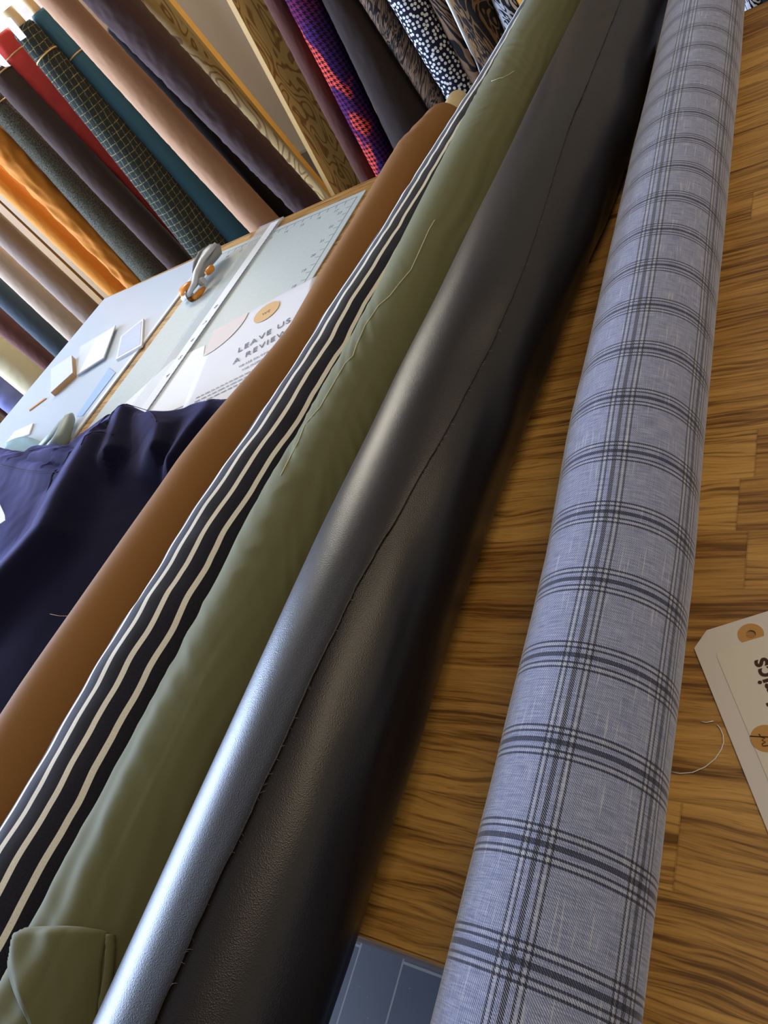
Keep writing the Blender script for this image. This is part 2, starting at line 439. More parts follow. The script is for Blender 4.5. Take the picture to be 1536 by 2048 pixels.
for i in range(ny + 1):
    y = lerp(-.422, 1.752, i / ny); x, z, r = interp(ST_LE, y)
    tc = interp(cut, y)[0] + 0.010 * nz(y * 55, 0.3) + 0.006 * nz(y * 160, 1.3)
    for k in range(nt + 1):
        s = k / nt; th = lerp(-2.6, tc, 1 - (1 - s) ** 1.3)
        lift = 0.0016 + 0.0014 * math.exp(-((tc - th) / 0.16) ** 2)
        rr = r + d_le(th, y) * 0.5 + lift + 0.0006 * nz(th * 2, y * 8, 7)
        V.append((x + math.sin(th) * rr, y, z + math.cos(th) * rr)); U.append((th * r, y))
n = nt + 1
for i in range(ny):
    for k in range(nt): Fc.append((i * n + k, i * n + k + 1, (i + 1) * n + k + 1, (i + 1) * n + k))
OUTER = mesh('outer_layer', V, Fc, LEATHER, t, U); OUTER['label'] = 'smooth outer leather layer ending in a cut edge'
md = OUTER.modifiers.new('thick', 'SOLIDIFY'); md.thickness = 0.0014; md.offset = -1
FRAY = plain('frayed_backing', srgb(120, 112, 104), 0.9, 0.1, 0.2, 400, 0, coord='Object')
bm = bmesh.new()
for i in range(90):                                           # short fibres sticking out of the cut edge
    y = random.uniform(-.15, 1.4); x, z, r = interp(ST_LE, y); tc = interp(cut, y)[0]; rr = r + .0022
    p = Vector((x + math.sin(tc) * rr, y, z + math.cos(tc) * rr)); d = Vector((math.cos(tc), random.uniform(-1, 1), -math.sin(tc) * .6)).normalized() * random.uniform(.002, .0045)
    w = Vector((0, .00012, .0001)); q = p + d * .5 + Vector((0, 0, random.uniform(0, .001)))
    a = [bm.verts.new(v) for v in (p - w, p + w, q + w, q - w)]; b = [bm.verts.new(v) for v in (p + d, p + d + w)]
    bm.faces.new(a); bm.faces.new((a[3], a[2], b[1], b[0]))
fr = frombm('frayed_fibres', bm, FRAY, t); fr['kind'] = 'stuff'

# olive
ST_OL = [(-.5, -.522, .0625, .0625), (.35, -.5215, .0625, .0625), (.5, -.515, .0625, .0625), (.7, -.499, .071, .0628), (1.0, -.485, .085, .0625), (1.5, -.489, .081, .0625), (1.9, -.480, .09, .0625)]
t = empty('olive_fabric_roll'); tag(t, 'olive green cotton roll with a loose folded corner at its near end', 'fabric roll')
def d_ol(th, y):
    a = 0.0012 * nz(th * 1.5, y * 4, 2)
    w = nz(y * 2.3, 7.7)                                              # patches of wrinkles
    amp = 0.0016 * max(0.0, 0.35 + 1.6 * w)
    diag = th * 0.055
    s = nz((y * 1.0 + diag * 1.1) * 34 + 1.5 * nz(th, y * 6, 8), th * 0.9, 5.0)
    a += amp * (1 - abs(s) * 2.4)
    b = nz(th * 5 + 2.0 * nz(y * 5, 1), y * 6, 11); a += 0.0022 * max(0, th - 0.1) * b
    if y < 0.25: a += 0.0016 * math.sin(th * 9 + y * 10 + 2 * nz(y * 6, th)) * min(1, (0.25 - y) * 4) * (1 if th < .4 else .4)
    return a
ob, BV_OL = roll('fabric', ST_OL, OLIVE, -.42, 1.80, 620, 150, d_ol, t)
THREAD = plain('pale_thread', srgb(206, 200, 160), 0.8, 0.2, 0.02, 50, 0, coord='Object')
sp = [(870, 440), (858, 460), (838, 505), (822, 540), (800, 566), (780, 592), (757, 612), (730, 652), (713, 692), (706, 712), (690, 728), (660, 780), (640, 815), (610, 850), (596, 885), (570, 935), (560, 955)]
tube('seam_thread', on_roll(BV_OL, sp, .0004), .00045, THREAD, t, 6)
lt_ = [(983, 163), (1000, 157), (1006, 156), (1018, 150), (1031, 141)]
lint = tube('loose_thread', on_roll(BV_OL, lt_, .0006), .0005, THREAD, None, 6)
tag(lint, 'short pale loose thread lying on the olive roll near its far end', 'thread')
# folded corner of the olive cloth at the near end
def flapgrid(L, R, nu, nv, bvh, off):
    def pl(P, t):
        t *= len(P) - 1; i = min(int(t), len(P) - 2); return [lerp(P[i][c], P[i + 1][c], t - i) for c in (0, 1)]
    V, Fc, U = [], [], []
    for j in range(nv + 1):
        a, b = pl(L, j / nv), pl(R, j / nv)
        for i in range(nu + 1):
            s = i / nu; px, py = lerp(a[0], b[0], s), lerp(a[1], b[1], s)
            py -= 10 * math.sin(PI * s) * (1 - j / nv) ** 3
            p, nn = hit(bvh, px, py)
            if p is None: p = at(px, py, .05); nn = Vector((0, 0, 1))
            if nn.dot(ORG - p) < 0: nn = -nn
            e = min(s, 1 - s, j / nv * 2) ; V.append(p + Vector((-.3, 0, 1)).normalized() * (off + 0.005 * min(1, e * 8) + .0012 * nz(s * 3, j / nv * 3)) ); U.append((s * .08, j / nv * .1))
    for j in range(nv):
        for i in range(nu): q = j * (nu + 1) + i; Fc.append((q, q + 1, q + nu + 2, q + nu + 1))
    return V, Fc, U
V, Fc, U = flapgrid([(22, 1866), (21, 1905), (24, 1945), (38, 1985), (62, 2040), (85, 2090), (105, 2140)], [(221, 1866), (213, 1892), (208, 1930), (205, 1970), (201, 2010), (198, 2060), (190, 2130)], 40, 40, BV_OL, .002)
fl = mesh('folded_corner', V, Fc, OLIVE, t, U); fl['label'] = 'loose olive corner folded back over the roll'
md = fl.modifiers.new('thick', 'SOLIDIFY'); md.thickness = .0012; md.offset = -1
hem = on_roll(BV_OL, [(226, 1869), (220, 1900), (215, 1940), (211, 1980), (206, 2020), (203, 2060), (196, 2120)], .007)
hm = tube('rolled_hem', hem, .0034, OLIVE, t, 12); hm['label'] = 'hem curled into a thin tube'
tg = on_roll(BV_OL, [(64, 1836), (84, 1852)], .002, 1)
lab = mesh('paper_band', [Vector(v) for p in ([at(62, 1830, .075), at(76, 1832, .078), at(92, 1862, .083), at(60, 1858, .077)],) for v in p], [(0, 1, 2, 3)], WHITE, t, smooth=False)
md = lab.modifiers.new('thick', 'SOLIDIFY'); md.thickness = .0008; lab['label'] = 'small white paper tab under the fold'

# striped
ST_ST = [(-.5, -.642, .06, .06), (.3, -.642, .06, .06), (.63, -.621, .0555, .0555), (1.1, -.609, .049, .049), (1.5, -.594, .045, .045), (1.9, -.580, .045, .045)]
t = empty('striped_fabric_roll'); tag(t, 'navy fabric roll with narrow white stripes, between the brown and olive rolls', 'fabric roll')
def d_st(th, y):
    a = 0.0016 * nz(th * 1.5, y * 9, 2) + 0.0013 * nz(th * 2, y * 26, 6)
    a += 0.0022 / (1 + math.exp((y - 0.245 - 0.03 * math.sin(th)) * 260))   # overlapping layer ends here
    return a - .001
ob, BV_ST = roll('fabric', ST_ST, stripe_mat(), -.42, 1.86, 520, 110, d_st, t)
core(ST_ST, -.45, 1.88, .02, t)

# ochre
ST_OC = [(-.5, -.765, .06, .06), (.13, -.763, .06, .06), (.46, -.757, .055, .055), (.75, -.716, .047, .047), (1.0, -.710, .049, .049), (1.25, -.709, .049, .049), (1.36, -.694, .046, .046), (1.42, -.69, .045, .037)]
t = empty('brown_fabric_roll'); tag(t, 'ochre brown cotton fabric roll with its cardboard tube showing at the far end', 'fabric roll')
ob, BV_OC = roll('fabric', ST_OC, OCHRE, -.42, 1.405, 300, 90, lambda th, y: 0.0018 * nz(th * 1.2, y * 5, 12) + (0.002 * nz(th * 2 + y * 20, y * 45, 3) if y > 1.22 else 0) + .0012 * nz(y * 3, 4), t, cap=.55, endround=.03)
core([(0, -.69, .045, 0), (2, -.69, .047, 0)], 1.36, 1.472, .0235, t, .005)

# ------------------------------------------------------------------ fabric bolts standing in the rack
YP = 1.92
GROUPS = 'fabric bolts standing in the rack behind the table'
def bolt(name, label, mat, L1, L2, R1, R2, y=YP, ztop=None, over=1.04, fuzz=0.0015, band=None, tubeup=0.0, sag=0.0, seed=0.0, seamdark=False):
    """L1,L2 two points of its left silhouette, R1,R2 two of its right one (pixels)"""
    def X(p): return aty(p[0], p[1], y)
    l1, l2, r1, r2 = X(L1), X(L2), X(R1), X(R2)
    def atz(a, b, z): t_ = (z - a.z) / (b.z - a.z); return lerp(a.x, b.x, t_)
    zt = max(l1.z, r1.z) if ztop is None else ztop; za, zb = max(l1.z, r1.z), min(l2.z, r2.z)
    def axis(z):
        zc = min(max(z, zb - .15), za + .1)
        a, b = atz(l1, l2, zc), atz(r1, r2, zc); xc = (a + b) / 2
        if zc != z: xc += (z - zc) * ((atz(l1, l2, za) + atz(r1, r2, za) - atz(l1, l2, zb) - atz(r1, r2, zb)) / 2 / (za - zb))
        sl = math.atan2(atz(l1, l2, za) - atz(l1, l2, zb), za - zb); az = math.atan2(xc, y)
        return xc, max(.022, abs(b - a) / 2 * math.cos(az) * math.cos(sl * .8) * over)
    t = empty(name); tag(t, label, 'fabric bolt', GROUPS)
    z0 = -0.885; nz_, nt_ = 150, 56; V, Fc, U = [], [], []
    for i in range(nz_ + 1):
        z = lerp(z0, zt, i / nz_); xc, r = axis(z)
        e = min(1, (zt - z) / .015); r *= .85 + .15 * math.sqrt(max(0, 1 - (1 - e) ** 2))
        if band and abs(z - band) < .03: r *= 1 - .05 * math.exp(-((z - band) / .008) ** 2)
        for k in range(nt_ + 1):
            th = 2 * PI * k / nt_ + PI
            rr = r * (1 + .05 * nz(math.cos(th) + seed, z * 3, math.sin(th))) + fuzz * nz(math.cos(th) * 4 + seed, z * 60, math.sin(th) * 4)
            if sag:
                q = nz(math.cos(th) * 1.3 + seed, z * 11, math.sin(th) * 1.3); rr += sag * (.5 - abs(q) * 2.2) + sag * .8 * nz(seed, z * 26 + math.sin(th) * 2.2, math.cos(th) * .5)
            V.append((xc + math.sin(th) * rr, y - math.cos(th) * rr, z)); U.append((th * r - PI * r, z))
    n = nt_ + 1
    for i in range(nz_):
        for k in range(nt_): Fc.append((i * n + k, i * n + k + 1, (i + 1) * n + k + 1, (i + 1) * n + k))
    xc, r = axis(zt); b = len(V); V.append((xc, y, zt - .004)); U.append((0, zt))
    for k in range(nt_): Fc.append((nz_ * n + k, nz_ * n + k + 1, b))
    mesh('fabric', V, Fc, mat, t, U)
    if tubeup:
        P = [(xc + (axis(zt + .2)[0] - xc) * s / .2, y, zt + s) for s in (-.03, tubeup)]
        V, Fc = [], []; n = 24; rc = min(.024, r * .55)
        for (p, q) in ((P[0], rc), (P[1], rc), (P[1], rc - .004), (P[0], rc - .004)):
            for k in range(n): th = 2 * PI * k / n; V.append((p[0] + math.cos(th) * q, p[1] + math.sin(th) * q, p[2]))
        for j in range(4):
            for k in range(n): Fc.append((j * n + k, j * n + (k + 1) % n, ((j + 1) % 4) * n + (k + 1) % n, ((j + 1) % 4) * n + k))
        mesh('cardboard_tube', V, Fc, CARD, t)
    if band:
        x, r = axis(band); P = []
        for k in range(40):
            th = 2 * PI * k / 40; P.append((x + math.cos(th) * (r * .985), y + math.sin(th) * (r * .985), band + .006 * math.cos(th + .4)))
        tube('rubber_band', P, .0024, RUBBER, t, 6, True)
    return t, axis

def gridgold():
    m = Mat('black_wool_gold_grid', 0.95, 0.1)
    wu = m.u + (m.noise(scale=30) - .5) * .006; wv = m.v + (m.noise(scale=24) - .5) * .008
    a = ((wu / .021).fract() - .5).abs().lt(.05); b = ((wv / .0225).fract() - .5).abs().lt(.05); br = m.noise(scale=120, detail=1).ss(.42, .6)
    sp = m.voro(scale=55).lt(.05)
    n = m.noise(scale=300); c = m.mix(n, srgb(34, 40, 38), srgb(58, 62, 58)); c = m.mix(a.max(b) * (br * .6 + .25), c, srgb(150, 140, 92)); c = m.mix(sp * .7, c, srgb(190, 180, 130))
    m.color(c); m.bump(n, .3, .001); return m
def tweed():
    m = Mat('grey_tweed', 0.95, 0.1); n = m.noise(scale=220, detail=3, rough=.7); n2 = m.noise(scale=18, detail=2)
    c = m.mix(n.ss(.35, .65), srgb(50, 52, 52), srgb(118, 114, 96)); c = m.mix(n2.ss(.4, .7) * .4, c, srgb(84, 82, 62)); m.color(c).bump(n, .5, .001); return m
def hounds():
    m = Mat('purple_orange_houndstooth', 0.95, 0.1); P = .0128
    u, v = (m.u + m.v * .15) / P, m.v / P
    wd = u.fract().lt(.5); fd = v.fract().lt(.5); tw = ((u + v) * 2).fract().lt(.5)
    dark = wd * tw + fd * tw.inv()
    p = m.noise(m.vec(m.u * 9, m.v * 5.2, 3.3), scale=1.0, detail=2, rough=.6); p2 = m.noise(m.vec(m.u * 7, m.v * 6, 9.3), scale=1.0, detail=2)
    c = m.mix(p2.ss(.35, .6), srgb(64, 36, 104), srgb(110, 34, 84)); c = m.mix(p.ss(.50, .55), c, srgb(232, 82, 66))
    m.color(m.mix(dark, c, srgb(30, 18, 30))).bump(m.noise(scale=200), .4, .001); return m
def dots():
    m = Mat('navy_white_dot_print', 0.8, 0.2); d = m.voro(scale=88, rnd=.6, dim='2D'); s = d.lt(.33)
    m.color(m.mix(s, srgb(22, 22, 40), srgb(214, 212, 206))); return m
def zebra(name, a, b, sc=1.0, th=.5, ang=.35):
    m = Mat(name, 0.85, 0.2); n = m.noise(m.vec((m.u + m.v * ang) * 26 * sc, (m.v - m.u * .2) * 8 * sc, 4.4), scale=1.0, detail=2.5, dist=1.6)
    r = ((n * 46).sin() * .5 + .5).ss(th - .12, th + .12); m.color(m.mix(r, a, b)); return m

FB = lambda n, c, **k: plain(n, c, 0.95, 0.1, k.get('var', .12), k.get('scale', 260), .3, k.get('sheen', .15), big=k.get('big', .1), bd=.001)
# from the left edge of the photo towards the right
bolt('cream_fabric_bolt', 'pale cream fabric bolt, lowest of the broad plain bolts at the left edge', FB('cream_cloth', srgb(205, 190, 150)), (0, 748), (53, 790), (0, 668), (92, 742), ztop=.75)
bolt('periwinkle_fabric_bolt', 'periwinkle blue fabric bolt below the cream bolt at the left edge', FB('periwinkle_cloth', srgb(118, 120, 166)), (0, 812), (26, 833), (0, 748), (53, 790), ztop=.7, sag=.004)
bolt('chocolate_fabric_bolt', 'narrow chocolate brown bolt at the far left beside the periwinkle bolt', FB('chocolate_cloth', srgb(72, 42, 34)), (0, 829), (18, 843), (0, 808), (28, 829), ztop=.6)
bolt('ribbed_fabric_bolt', 'tan ribbed fabric bolt at the extreme left corner beyond the table', zebra('tan_rib', srgb(150, 118, 82), srgb(196, 170, 130), 3.0), (0, 870), (12, 880), (0, 829), (18, 843), ztop=.6)
bolt('russet_fabric_bolt', 'dusky russet brown fabric bolt between the cream and slate bolts', FB('russet_cloth', srgb(98, 60, 52)), (0, 668), (92, 742), (0, 611), (115, 717), ztop=.75)
bolt('slate_fabric_bolt', 'dark slate grey fabric bolt between the russet and beige bolts', FB('slate_cloth', srgb(62, 70, 76)), (0, 611), (115, 717), (0, 552), (140, 683), ztop=.78)
bolt('beige_fabric_bolt', 'light beige fabric bolt between the slate and taupe bolts', FB('beige_cloth', srgb(176, 152, 128)), (0, 552), (140, 683), (0, 488), (170, 648), ztop=.78)
bolt('taupe_fabric_bolt', 'taupe grey-brown fabric bolt right beside the thin wooden divider', FB('taupe_cloth', srgb(142, 122, 106)), (0, 488), (170, 648), (0, 424), (200, 612), ztop=.78)
bolt('mustard_fabric_bolt', 'smooth mustard orange fabric bolt beside the thin wooden divider', FB('mustard_cloth', srgb(205, 132, 50), big=.05), (0, 385), (218, 590), (0, 325), (250, 570), ztop=.78, y=YP - .01)
bolt('rumpled_mustard_bolt', 'rumpled mustard orange fabric bolt between the smooth mustard bolt and grey tweed', FB('rumpled_mustard_cloth', srgb(200, 124, 46), big=.05), (0, 325), (250, 570), (0, 240), (290, 556), ztop=.78, sag=.006, seed=3, y=YP - .03)
tw_, ax = bolt('tweed_fabric_bolt', 'grey speckled tweed bolt with a band near its top, beside the rumpled mustard bolt', tweed(), (0, 247), (240, 512), (0, 178), (313, 512), ztop=.78, band=aty(6, 205, YP).z, seed=5)
bolt('umber_fabric_bolt', 'dark umber brown fabric bolt between grey tweed and red bolt', FB('umber_cloth', srgb(70, 53, 46)), (0, 182), (313, 512), (23, 130), (378, 510), ztop=aty(0, 135, YP).z, band=aty(8, 146, YP).z, seed=6)
bolt('red_fabric_bolt', 'brick red fabric bolt with a rubber band near its top', FB('red_cloth', srgb(196, 66, 58)), (23, 130), (370, 510), (43, 95), (384, 510), ztop=.66, y=YP + .07, band=aty(28, 110, YP).z, over=1.6, seed=7, sag=.003)
bolt('gold_grid_bolt', 'black wool bolt with a fine gold grid check and a rubber band', gridgold(), (40, 85), (384, 510), (82, 60), (462, 480), ztop=aty(50, 45, YP).z, band=aty(98, 108, YP).z, y=YP, tubeup=.05, seed=8)
bolt('teal_fabric_bolt', 'teal blue fabric bolt between the gold grid bolt and the peach bolt', FB('teal_cloth', srgb(60, 102, 122)), (77, 53), (440, 480), (110, 35), (505, 462), ztop=aty(75, 18, YP).z, y=YP + .07, band=aty(154, 112, YP).z, tubeup=.05, seed=9)
bolt('peach_fabric_bolt', 'peach felt fabric bolt right of the teal bolt', FB('peach_cloth', srgb(184, 140, 106)), (110, 38), (500, 463), (162, 6), (557, 436), ztop=.82, seed=10)
bolt('shade_gap_bolt', 'nearly black bolt added for the shade between the peach bolt and the aubergine bolt', FB('gap_shade_black', srgb(34, 34, 36)), (240, 90), (557, 437), (300, 90), (606, 425), ztop=.5, y=YP + .11, seed=11)  # added bolt: its near-black colour stands in for shade between its neighbours
bolt('aubergine_fabric_bolt', 'wide dark aubergine felt bolt left of the first plywood board', FB('aubergine_cloth', srgb(68, 50, 48)), (165, 0), (590, 425), (280, 0), (645, 403), ztop=.85, y=YP - .02, fuzz=.004, seed=12)
bolt('maroon_fabric_bolt', 'plain maroon brown bolt beside the broad plywood divider', FB('maroon_cloth', srgb(92, 56, 48)), (533, 0), (725, 365), (573, 0), (752, 350), ztop=.75, y=YP + .02, over=1.3, seed=13)
bolt('houndstooth_bolt', 'purple and orange houndstooth fabric bolt', hounds(), (572, 0), (752, 350), (645, 0), (796, 318), ztop=.75, seed=14)
bolt('brown_felt_bolt', 'wide dark brown felt bolt right of the houndstooth bolt', FB('brown_felt', srgb(48, 38, 34), var=.3), (645, 0), (800, 318), (720, 0), (868, 232), ztop=.75, seed=15)
bolt('palm_print_bolt', 'brown and black palm leaf print bolt between brown felt and dotted bolt', zebra('palm_print', srgb(30, 30, 30), srgb(124, 98, 78), 1.5, .55, -.9), (720, 0), (868, 232), (777, 0), (893, 200), ztop=.7, seed=16)
bolt('dotted_fabric_bolt', 'dark navy bolt with dense white dots', dots(), (777, 0), (905, 215), (858, 0), (952, 165), ztop=.65, seed=17)
bolt('tan_zebra_bolt', 'black and tan tiger stripe bolt right beside the dotted bolt', zebra('tan_zebra', srgb(30, 28, 30), srgb(132, 104, 80), .55, .55, .3), (858, 0), (950, 170), (900, 0), (966, 147), ztop=.6, seed=18)
bolt('brown_tiger_bolt', 'dark brown tiger stripe bolt left of the black and white animal print', zebra('brown_tiger', srgb(26, 22, 18), srgb(110, 80, 48), .8, .72, .1), (898, 0), (970, 150), (984, 0), (1020, 90), ztop=.6, seed=19)
bolt('white_zebra_bolt', 'black and white animal stripe bolt at the top beside the olive roll', zebra('white_zebra', srgb(40, 40, 46), srgb(196, 198, 204), 1.0, .45, .6), (984, 0), (1018, 80), (1034, 0), (1060, 50), ztop=.55, seed=20)
bolt('amber_fabric_bolt', 'amber yellow bolt mostly hidden behind the olive roll at the top', FB('amber_cloth', srgb(214, 152, 62)), (1034, 0), (1060, 50), (1080, 0), (1110, 50), ztop=.5, seed=21)
def strip(px, w, name, label, mat, y=YP - .065, parent=None):
    pts = [aty(a, b, y) for a, b in px]; o = tube(name, pts, w, mat, parent, 6); return tag(o, label, 'fabric edge') if label else o
strip([(890, -10), (905, 20), (928, 70), (945, 105), (963, 148)], .004, 'fabric_selvedge', 'white cut edge hanging down between the two tiger stripe bolts', WHITE, YP - .075)

# rack dividers ------------------------------------------------------
def panel(name, label, p_top, p_bot, q_top, q_bot, y, depth, zt=.85, mats=(PLY, PLY_EDGE)):
    """upright board: front edge between the pixel lines p (left) and q (right)"""
    a, b, c, d = aty(*p_top, y), aty(*p_bot, y), aty(*q_top, y), aty(*q_bot, y)
    def xz(m_, n_, z): return lerp(m_.x, n_.x, (z - m_.z) / (n_.z - m_.z))
    t = empty(name); tag(t, label, 'shelf divider', 'plywood boards of the fabric rack')
    V = []; U = []
    for z in (-.9, zt):
        xl, xr = xz(a, b, z), xz(c, d, z)
        if xr - xl < .008: xr = xl + .008
        V += [(xl, y, z), (xr, y, z), (xr, y + depth, z), (xl, y + depth, z)]; U += [(xl, z), (xr, z), (xr + depth, z), (xl + depth, z)]
    o = mesh('board', V, [(0, 3, 2, 1), (4, 5, 6, 7), (1, 2, 6, 5), (2, 3, 7, 6), (3, 0, 4, 7), (0, 1, 5, 4)], mats[0], t, U, smooth=False)
    return t, xz, (a, b, c, d)
# broad divider: thin front edge and its right face
y_ = YP + .0
t, xz, Q = panel('plywood_divider', 'broad plywood divider with flame grain left of the maroon bolt', (455, 0), (664, 392), (461, 0), (669, 390), y_, .30)
a, b = Q[0], Q[1]
ed = mesh('front_edge', [(xz(a, b, z) + dx, y_ - dy, z) for z in (-.9, .85) for dx, dy in ((-.001, .003), (.0145, .003), (.0145, -.001), (-.001, -.001))], [(0, 3, 2, 1), (4, 5, 6, 7), (0, 1, 5, 4), (1, 2, 6, 5), (2, 3, 7, 6), (3, 0, 4, 7)], PLY_EDGE, t, smooth=False)
# facing board behind the aubergine bolt
t, xz, Q = panel('plywood_board', 'plywood board with wavy grain right of the aubergine bolt', (265, 0), (615, 410), (334, 0), (660, 398), YP + .06, .018)
a, b = Q[2], Q[3]
mesh('side_edge', [(xz(a, b, z) + dx, YP + .06 + dy, z) for z in (-.9, .85) for dx, dy in ((-.004, -.003), (.007, -.003), (.007, .019), (-.004, .019))], [(0, 3, 2, 1), (4, 5, 6, 7), (0, 1, 5, 4), (1, 2, 6, 5), (2, 3, 7, 6), (3, 0, 4, 7)], PLY_EDGE, t, smooth=False)
GPE = plain('golden_pine_edge', srgb(160, 120, 66), .6, .3, .1, 60, 0, coord='Object')
panel('narrow_divider', 'narrow golden wooden divider edge next to the taupe bolt', (0, 424), (200, 612), (0, 406), (208, 604), YP - .02, .25, .8, (GPE, GPE))
panel('narrow_divider', 'narrow pale wooden divider edge next to the smooth mustard bolt', (0, 400), (211, 599), (0, 385), (218, 590), YP - .02, .25, .8, (plain('pale_pine_edge', srgb(158, 126, 84), .6, .3, .1, 60, 0, coord='Object'), PLY_EDGE))
# white labels tucked in bolt tops
def card(name, label, px, y, mat=WHITE, th=.0012):
    P = [aty(a, b, y) for a, b in px]; n = len(P)
    o = mesh(name, P + [p + Vector((0, th, 0)) for p in P], [tuple(range(n)), tuple(range(2 * n - 1, n - 1, -1))] + [(i, i + n, (i + 1) % n + n, (i + 1) % n) for i in range(n)], mat, None, smooth=False)
    return tag(o, label, 'label')
card('bolt_label', 'white paper label tucked between the red bolt and the gold grid bolt', [(0, 35), (22, 36), (53, 74), (41, 82), (20, 58)], YP - .075)
card('bolt_label', 'white paper label above the dark umber bolt at the left edge', [(-8, 106), (0, 108), (21, 132), (10, 134), (-8, 125)], YP - .08)

# ------------------------------------------------------------------ cutting mats, ruler and small things on the table
MAT1 = plain('pale_blue_cutting_mat', srgb(186, 198, 210), 0.38, 0.5, .02, 90, .05, coord='Object', big=.03)
def gridmat():
    m = Mat('grey_green_gridded_mat', 0.5, 0.4, 'Object')
    g = (((m.u / .0254).fract() - .5).abs().gt(.485)).max(((m.v / .0254).fract() - .5).abs().gt(.485)); n = m.noise(scale=200)
    c = m.mix(n, srgb(176, 186, 184), srgb(190, 200, 198)); m.color(m.mix(g * .18, c, srgb(140, 156, 160))).bump(n, .05, .0003); return m
t = empty('left_cutting_mat'); tag(t, 'pale blue cutting mat covering the left end of the table', 'cutting mat')
prism('sheet', [(-1.925, .30), (-1.428, .30), (-1.428, 1.375), (-1.925, 1.375)], .0005, .0035, MAT1, t)
prism('border', [(-1.4425, .31), (-1.4295, .31), (-1.4295, 1.365), (-1.4425, 1.365)], .0036, .0040, WHITE, t)
t = empty('right_cutting_mat'); tag(t, 'grey gridded cutting mat with printed numbers beside the brown roll', 'cutting mat')
prism('sheet', [(-1.392, .10), (-.908, .10), (-.908, 1.352), (-1.392, 1.352)], .0005, .003, gridmat(), t)
INK = plain('grey_ink', srgb(110, 122, 130), .6, .3, .01, 50, 0, coord='Object', big=0)
DINK = plain('dark_grey_ink', srgb(62, 62, 78), .6, .3, .01, 50, 0, coord='Object', big=0)
bm = bmesh.new()
def tick(x, y, w, h): addbox(bm, (x - w / 2, y - h / 2, .003), (x + w / 2, y + h / 2, .0033))
for i in range(22): tick(-.934, 1.30 - i * .0254, .012, .0012)
for i in range(16): tick(-.955 - i * .0254, 1.327, .0012, .012)
addbox(bm, (-.926, .15, .003), (-.9248, 1.335, .0033)); addbox(bm, (-1.38, 1.3345, .003), (-.9248, 1.336, .0033))
frombm('printed_scale', bm, INK, t)
for i in range(11):
    text('number', str(23 - i), .013, INK, t, (-.953, 1.288 - i * .0508, .0031), 0)
    if i < 8: text('number', str(17 - i), .013, INK, t, (-.972 - i * .0508, 1.307, .0031), 0)
# clear ruler
RUL = Mat('clear_acrylic', .15, .5, 'Object'); RUL.color((.86, .92, .93)); RUL.b.inputs['Alpha'].default_value = .28
t = empty('clear_ruler'); tag(t, 'long clear plastic quilting ruler lying across the cutting mat', 'ruler')
prism('blade', [(-1.262, .72), (-1.178, .72), (-1.178, 1.395), (-1.262, 1.395)], .0034, .0062, RUL, t)
prism('edge_strip', [(-1.215, .72), (-1.186, .72), (-1.186, 1.385), (-1.215, 1.385)], .0063, .0066, plain('white_print', (.82, .86, .86), .5, .3, .01, 50, 0, coord='Object', big=0), t)
bm = bmesh.new()
for i in range(52): addbox(bm, (-1.186, .74 + i * .0127, .0067), (-1.178 + (.000 if i % 2 else .0), .7407 + i * .0127, .0069))
addbox(bm, (-1.1835, .72, .0067), (-1.182, 1.2, .0069))
frombm('graduations', bm, DINK, t)
for i, s in enumerate(('4', '5', '6', '7', '8')): text('number', s, .017, DINK, t, (-1.199, .84 + i * .055, .0067), -.3)

# flyer ------------------------------------------------------------------
FC = Vector((-1.142, .962, 0)); fa = math.atan2(1.037 - .96, .24)
fx = Vector((math.cos(fa), math.sin(fa), 0)); fy = Vector((-math.sin(fa), math.cos(fa), 0))
def fp(u, v, z=.0): return FC + fx * u - fy * v + Vector((0, 0, z))
t = empty('review_flyer'); tag(t, 'white printed flyer reading LEAVE US A REVIEW tucked against the brown roll', 'flyer')
FW, FH = .262, .37
V, Fc = [], []
for j in range(13):
    for i in range(17):
        u, v = FW * i / 16, FH * j / 12
        V.append(fp(u, v, .0045 + .0006 * nz(u * 20, v * 20)))
for j in range(12):
    for i in range(16): q = j * 17 + i; Fc.append((q, q + 17, q + 18, q + 1))
fs = mesh('sheet', V, Fc, plain('flyer_paper', srgb(228, 228, 240), .6, .3, .01, 50, 0, coord='Object', big=.01), t)
md = fs.modifiers.new('thick', 'SOLIDIFY'); md.thickness = .0003; md.offset = -1
def disc(name, c, r, mat, parent, z0, z1, a0=0, a1=2 * PI, pie=False):
    pts = [(c.x + math.cos(lerp(a0, a1, k / 40)) * r, c.y + math.sin(lerp(a0, a1, k / 40)) * r) for k in range(41 if pie else 40)]
    if pie: pts.append((c.x, c.y))
    return prism(name, pts, z0, z1, mat, parent)
BLUSH = plain('blush_print', srgb(222, 208, 204), .6, .3, .01, 50, 0, coord='Object', big=0)
GOLD = plain('tan_print', srgb(214, 172, 116), .6, .3, .02, 50, 0, coord='Object', big=0)
c = fp(.001, .001); disc('blush_quarter_circle', c, .092, BLUSH, t, .0053, .0056, fa - PI / 2, fa, True)
disc('logo_disc', fp(.148, .043), .031, GOLD, t, .0053, .0057)
text('lettering', 'wt', .020, plain('logo_ink', srgb(150, 112, 62), .6, .3, .01, 50, 0, coord='Object', big=0), t, fp(.148, .045, .0058), fa)
